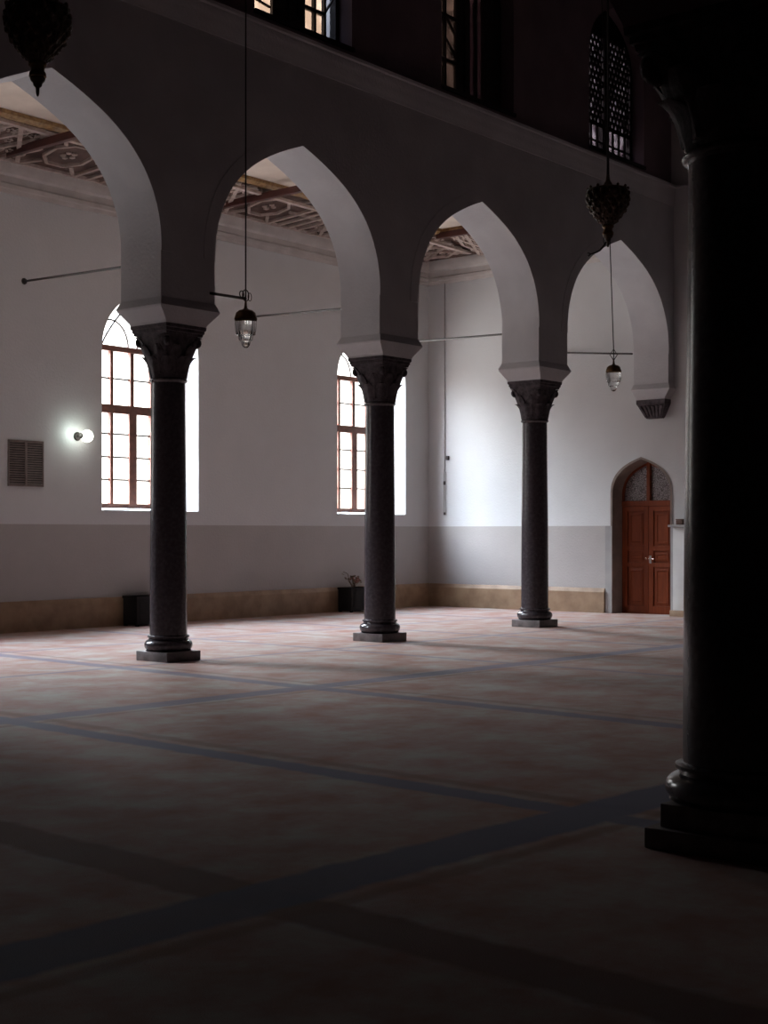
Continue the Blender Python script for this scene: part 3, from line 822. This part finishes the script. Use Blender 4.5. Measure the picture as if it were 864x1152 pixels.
def lantern(label, loc, lever=False):
    """loc = lowest tip"""
    t = thing('pierced_lantern', label, 'lantern', loc, 'pierced metal lanterns')
    fin = [(.006, 0), (.012, .02), (.014, .06), (.03, .075), (.034, .095), (.05, .11), (.056, .13), (.03, .135)]
    MB().lathe(fin, n=24).build('finial', 'pierced', t, smooth=40)
    neck = [(.05, .13), (.062, .14), (.06, .165), (.048, .18), (.05, .205), (.064, .22), (.064, .24), (.05, .25)]
    MB().lathe(neck, n=32).build('neck', 'brass', t, smooth=40)
    body = [(.055, .245), (.085, .27), (.13, .32), (.175, .38), (.21, .45), (.228, .52), (.225, .58), (.195, .625), (.13, .655), (.06, .67)]
    MB().lathe([(r*.93, z) for r, z in body], n=48).build('inner_liner', 'pierced', t, smooth=40)
    # pierced shell: bosses and crossing wires
    sh = MB()
    def at(zn):
        for (r0, z0), (r1, z1) in zip(body[:-1], body[1:]):
            if z0 <= zn <= z1: return r0+(r1-r0)*(zn-z0)/(z1-z0)
        return body[-1][0]
    for k in range(14):
        for sg in (-1, 1):
            sh.tube([(at(z)*math.cos(a), at(z)*math.sin(a), z) for z, a in [(.25+.415*q/16, 2*PI*k/14+sg*q/16*1.5) for q in range(17)]], .0065, 5)
    for j, z in enumerate((.29, .345, .405, .465, .525, .585)):
        for k in range(14):
            a = 2*PI*(k+.5*(j % 2))/14; r = at(z)
            sh.sphere((r*math.cos(a), r*math.sin(a), z), .017+.006*(j > 1), (1, 1, 1.35), 1)
    sh.build('pierced_shell', 'pierced', t, smooth=50)
    rim = MB()
    rim.lathe([(.20, .615), (.222, .62), (.222, .632), (.2, .637)], n=48)
    for k in range(12): rim.sphere((.215*math.cos(k*PI/6), .215*math.sin(k*PI/6), .64), .018, (1, 1, 1.3), 1)
    rim.build('rim', 'pierced', t, smooth=50)
    cap_ = [(.06, .66), (.05, .69), (.025, .73), (.016, .80)]
    MB().lathe(cap_, n=24).build('crown', 'pierced', t, smooth=40)
    MB().tube([(0, 0, .79), (0, 0, 1.25), (0, 0, ZN-loc[2])], [.016, .0125, .012], 8).build('cable', 'cable', t)
    if lever:
        m = MB(); R = Vector((.6364, -.7713, 0))
        P = [(-.02, .06), (-.05, .01), (-.09, -.035), (-.14, -.06), (-.19, -.075), (-.215, -.10)]
        m.tube([R*a + Vector((0, 0, z)) for a, z in P], [.008, .011, .010, .009, .008, .010], 8)
        m.tube([R*a + Vector((0, 0, z)) for a, z in ((-.045, .13), (-.05, .06), (-.03, .02), (-.02, .06))], .006, 6)
        m.tube([R*a + Vector((0, 0, z)) for a, z in ((-.19, -.075), (-.215, -.06), (-.225, -.065))], .006, 6)
        m.build('lever', 'iron', t, smooth=40)
    return t
lantern('pierced metal lantern hanging at the top left corner above the leftmost arch', (6.21, 8.34, 4.73))
lantern('pierced metal lantern hanging before the last arch, a curved lever beneath it', (13.48, 7.94, 4.735), True)

# ------------------------------------------------------------------ things on the window wall
v = thing('vent_grille', 'brown louvred ventilation grille on the white wall at left', 'vent', (13.96, YW, 2.36))
m = MB(); W2, H2 = .345, .75
for a, b, c, d in ((-W2, W2, 0, .025), (-W2, W2, H2-.025, H2), (-W2, -W2+.02, 0, H2), (W2-.02, W2, 0, H2), (-.02, .02, 0, H2)): m.box(a, b, -.025, 0, c, d)
m.build('frame', 'grille', v, smooth=0)
m = MB(); m.box(-W2+.01, W2-.01, -.006, -.001, .01, H2-.01); m.build('duct_backing', 'grille_dark', v, smooth=0)
for sx in (-1, 1):
    m = MB(); a, b = sorted((sx*.02, sx*(W2-.02)))
    for k in range(19):
        z = .04+k*.0372
        m.poly([(a, -.022, z), (b, -.022, z), (b, -.007, z+.018), (a, -.007, z+.018)])
        m.poly([(a, -.022, z-.006), (b, -.022, z-.006), (b, -.022, z), (a, -.022, z)])
    m.build('louvres', 'grille', v, smooth=0)

s = thing('wall_lamp', 'small lit round lamp on the wall left of the arched window', 'lamp', (15.0, YW, 3.23))
MB().lathe([(.07, 0), (.075, .01), (.06, .03), (.03, .035)], n=24).build('back_plate', 'dark_wood', s, smooth=40).rotation_euler.x = PI/2
MB().tube([(0, -.03, 0), (-.01, -.12, .005), (-.04, -.16, 0)], .015, 8).build('arm', 'dark_wood', s)
m = MB(); m.lathe([(.02, -.03), (.04, -.02), (.05, 0), (.045, .012)], n=24); o = m.build('shade_holder', 'dark_wood', s, smooth=40); o.location = (-.05, -.17, 0); o.rotation_euler.y = PI/2
MB().sphere((.06, -.19, 0), .105, sub=3).build('globe', 'lamp_on', s, smooth=60)

def planter(label, x0, x1, h, plant):
    t = thing('planter_box', label, 'planter', ((x0+x1)/2, YW-.26, 0))
    w = (x1-x0)/2; m = MB(); d = .18
    m.box(-w, w, -d, d, .03, h, .008); 
    for sx in (-1, 1):
        for sy in (-1, 1): m.box(sx*(w-.03)-.025, sx*(w-.03)+.025, sy*(d-.03)-.025, sy*(d-.03)+.025, 0, .04)
    m.build('box', 'black_box', t, smooth=30)
    m = MB(); m.box(-w-.012, w+.012, -d-.012, d+.012, h-.04, h, .006); m.build('rim', 'black_box', t, smooth=30)
    m = MB(); m.box(-w*.8, w*.8, -d-.008, -d+.002, .1, h-.09, .004); m.build('front_panel', 'black_box', t, smooth=30)
    if plant:
        rnd = random.Random(3)
        m = MB(); tips = []
        for k in range(11):
            a = rnd.uniform(0, 2*PI); l = rnd.uniform(.08, .2)
            tip = Vector((-.10+l*math.cos(a)*1.1, l*math.sin(a)*.6, h+rnd.uniform(.10, .22)))
            m.tube([(rnd.uniform(-.12, .02), rnd.uniform(-.05, .05), h-.01), tip*.6+Vector((-.03, 0, h*.4)), tip], [.007, .005, .003], 5); tips.append(tip)
        m.tube([(-.10, 0, h), (-.2, 0, h+.15), (-.23, 0, h+.27), (-.30, 0, h+.30)], [.008, .007, .006, .004], 5)
        m.build('stems', 'dried', t)
        m = MB()
        for tp in tips:
            for q in range(5):
                a = rnd.uniform(0, 2*PI); e = Vector((math.cos(a)*.05, math.sin(a)*.04, rnd.uniform(-.02, .04)))
                sd = Vector((-e.y, e.x, .01)).normalized()*.02
                p = tp+e*.2
                m.poly([p, p+e*.6+sd, p+e*1.3, p+e*.6-sd])
        for c in ((-.30, 0, h+.30), (-.24, .02, h+.29), (-.34, 0, h+.26)):
            c = Vector(c)
            for q in range(4):
                a = q*1.6; e = Vector((math.cos(a)*.07, math.sin(a)*.05, .02*math.sin(q))); sd = Vector((-e.y, e.x, 0)).normalized()*.022
                m.poly([c, c+e*.6+sd, c+e*1.3, c+e*.6-sd])
        m.build('dry_leaves', 'dried', t)
        m = MB()
        for c in ((.02, -.06, h+.16), (.05, 0, h+.11), (-.03, -.05, h+.12), (-.13, -.02, h+.17)):
            for q in range(9):
                a = rnd.uniform(0, 2*PI); m.sphere(Vector(c)+Vector((math.cos(a)*.03, math.sin(a)*.03, rnd.uniform(-.02, .03))), .024, (1, 1, .8), 1)
        m.build('faded_blooms', 'petal', t, smooth=60)
    return t
planter('black planter box standing at the wall behind the column nearest the left, empty', 15.93, 16.55, .52, False)
planter('black planter box with dried flowers, standing at the wall beside the middle column', 21.55, 22.2, .50, True)

# ------------------------------------------------------------------ things on the end wall
p = thing('conduit_pipe', 'thin grey pipe running down the end wall near the corner', 'pipe', (XE, 18.6, 0))
MB().tube([(-.02, 0, 7.1), (-.02, 0, 2.95)], .011, 8).build('pipe', 'cord', p)
MB().tube([(-.02, .01, 3.0), (-.02, .02, 2.7), (-.02, .02, 2.02), (-.02, -.03, 2.0), (-.02, -.03, 2.95)], .008, 8).build('loop', 'cord', p)
MB().box(-.035, 0, -.025, .03, 2.66, 2.74, .004).build('clip', 'iron', p)
MB().box(-.05, 0, -.11, -.05, 3.2, 3.29, .006).build('switch', 'iron', p)
MB().tube([(-.02, 0, 3.25), (-.02, -.07, 3.25)], .007, 6).build('branch', 'cord', p)
MB().box(-.035, 0, -.025, .025, 2.0, 2.06, .004).build('clip', 'iron', p)

t = thing('wall_cabinet', 'low pale painted cabinet against the end wall right of the door', 'cabinet', (XE-.003, 12.15, 0))
MB().box(-.20, 0, -.80, .82, .12, 1.72, .006).build('body', 'white_paint', t, smooth=30)
MB().box(-.26, 0, -.85, .90, 1.72, 1.765, .006).build('ledge', 'grey_paint', t, smooth=30)
MB().box(-.24, 0, -.82, .87, 0, .12, .006).build('plinth', 'stone_base', t, smooth=30)
for y in (-.40, .40):
    d = MB().box(-.215, -.2, y-.37, y+.37, .2, 1.62, .004).build('door', 'white_paint', t, smooth=30)
    MB().sphere((-.23, y*.2, .95), .018).build('knob', 'steel', d, smooth=60)
w = thing('wooden_box', 'little brown box lying on the pale ledge right of the door', 'box', (XE-.14, 12.84, 1.765))
MB().box(-.06, .06, -.07, .07, 0, .085, .012).build('body', 'brown_small', w, smooth=30)
MB().box(-.063, .063, -.073, .073, .085, .11, .01).build('lid', 'brown_small', w, smooth=30)

# ------------------------------------------------------------------ daylight
world = bpy.data.worlds.new('sky'); bpy.context.scene.world = world; world.use_nodes = True
nt = world.node_tree; nt.nodes.clear(); N, L = nt.nodes.new, nt.links.new
out = N('ShaderNodeOutputWorld'); bg = N('ShaderNodeBackground'); L(bg.outputs[0], out.inputs[0])
tc = N('ShaderNodeTexCoord'); sp = N('ShaderNodeSeparateXYZ'); L(tc.outputs['Generated'], sp.inputs[0])
cr = N('ShaderNodeValToRGB'); mr = N('ShaderNodeMapRange'); mr.inputs[1].default_value = -1; mr.inputs[2].default_value = 1
L(sp.outputs['Z'], mr.inputs[0]); L(mr.outputs[0], cr.inputs[0])
e = cr.color_ramp.elements
e[0].position = 0; e[0].color = (.20, .20, .20, 1)
e[1].position = 1; e[1].color = (.85, 1.08, 1.36, 1)
for pos, c in ((.40, (.15, .15, .15, 1)), (.485, (.06, .06, .06, 1)), (.505, (.04, .038, .036, 1)), (.60, (.05, .05, .05, 1)), (.64, (.32, .33, .35, 1)), (.68, (.62, .68, .75, 1)), (.74, (.90, 1.0, 1.10, 1)), (.85, (.95, 1.12, 1.34, 1))):
    k = e.new(pos); k.color = c
L(cr.outputs[0], bg.inputs[0]); bg.inputs[1].default_value = 71.0
def portal(x, y, z, w, h, ry=None):
    l = bpy.data.lights.new('daylight_portal', 'AREA'); l.shape = 'RECTANGLE'; l.size = w; l.size_y = h
    l.cycles.is_portal = True
    o = bpy.data.objects.new('daylight_portal', l); C.objects.link(o); o.location = (x, y, z); o.rotation_euler = (-PI/2, 0, 0)
for x in WINX: portal(x, YW+WD+.09, 3.95, 1.95, 3.9)
for x in UPX[3:]: portal(x, YU+UPD+.03, 9.8, 1.95, 2.6)
gl = bpy.data.lights.new('wall_lamp_glow', 'POINT'); gl.energy = 3; gl.color = (.85, 1, .9); gl.shadow_soft_size = .06
o = bpy.data.objects.new('wall_lamp_glow', gl); C.objects.link(o); o.location = (14.86, YW-.20, 3.27)

# ------------------------------------------------------------------ camera
cam = bpy.data.cameras.new('camera'); co_ = bpy.data.objects.new('camera', cam); C.objects.link(co_)
cam.sensor_fit = 'VERTICAL'; cam.sensor_height = 36; cam.lens = 1586/1152*36
cam.shift_y = 24/1152; cam.clip_start = .05; cam.clip_end = 200
co_.location = (0, 0, EYE); co_.rotation_euler = (PI/2, 0, math.atan2(-.7713, .6364))
sc = bpy.context.scene; sc.camera = co_
vs = sc.view_settings; vs.view_transform = 'Standard'; vs.look = 'None'; vs.gamma = 1; vs.use_curve_mapping = False; vs.exposure = 0
cy = sc.cycles; cy.max_bounces = 8; cy.diffuse_bounces = 4; cy.glossy_bounces = 3; cy.transmission_bounces = 6; cy.transparent_max_bounces = 8
cy.caustics_refractive = False; cy.caustics_reflective = False; cy.use_denoising = True; cy.sample_clamp_indirect = 4
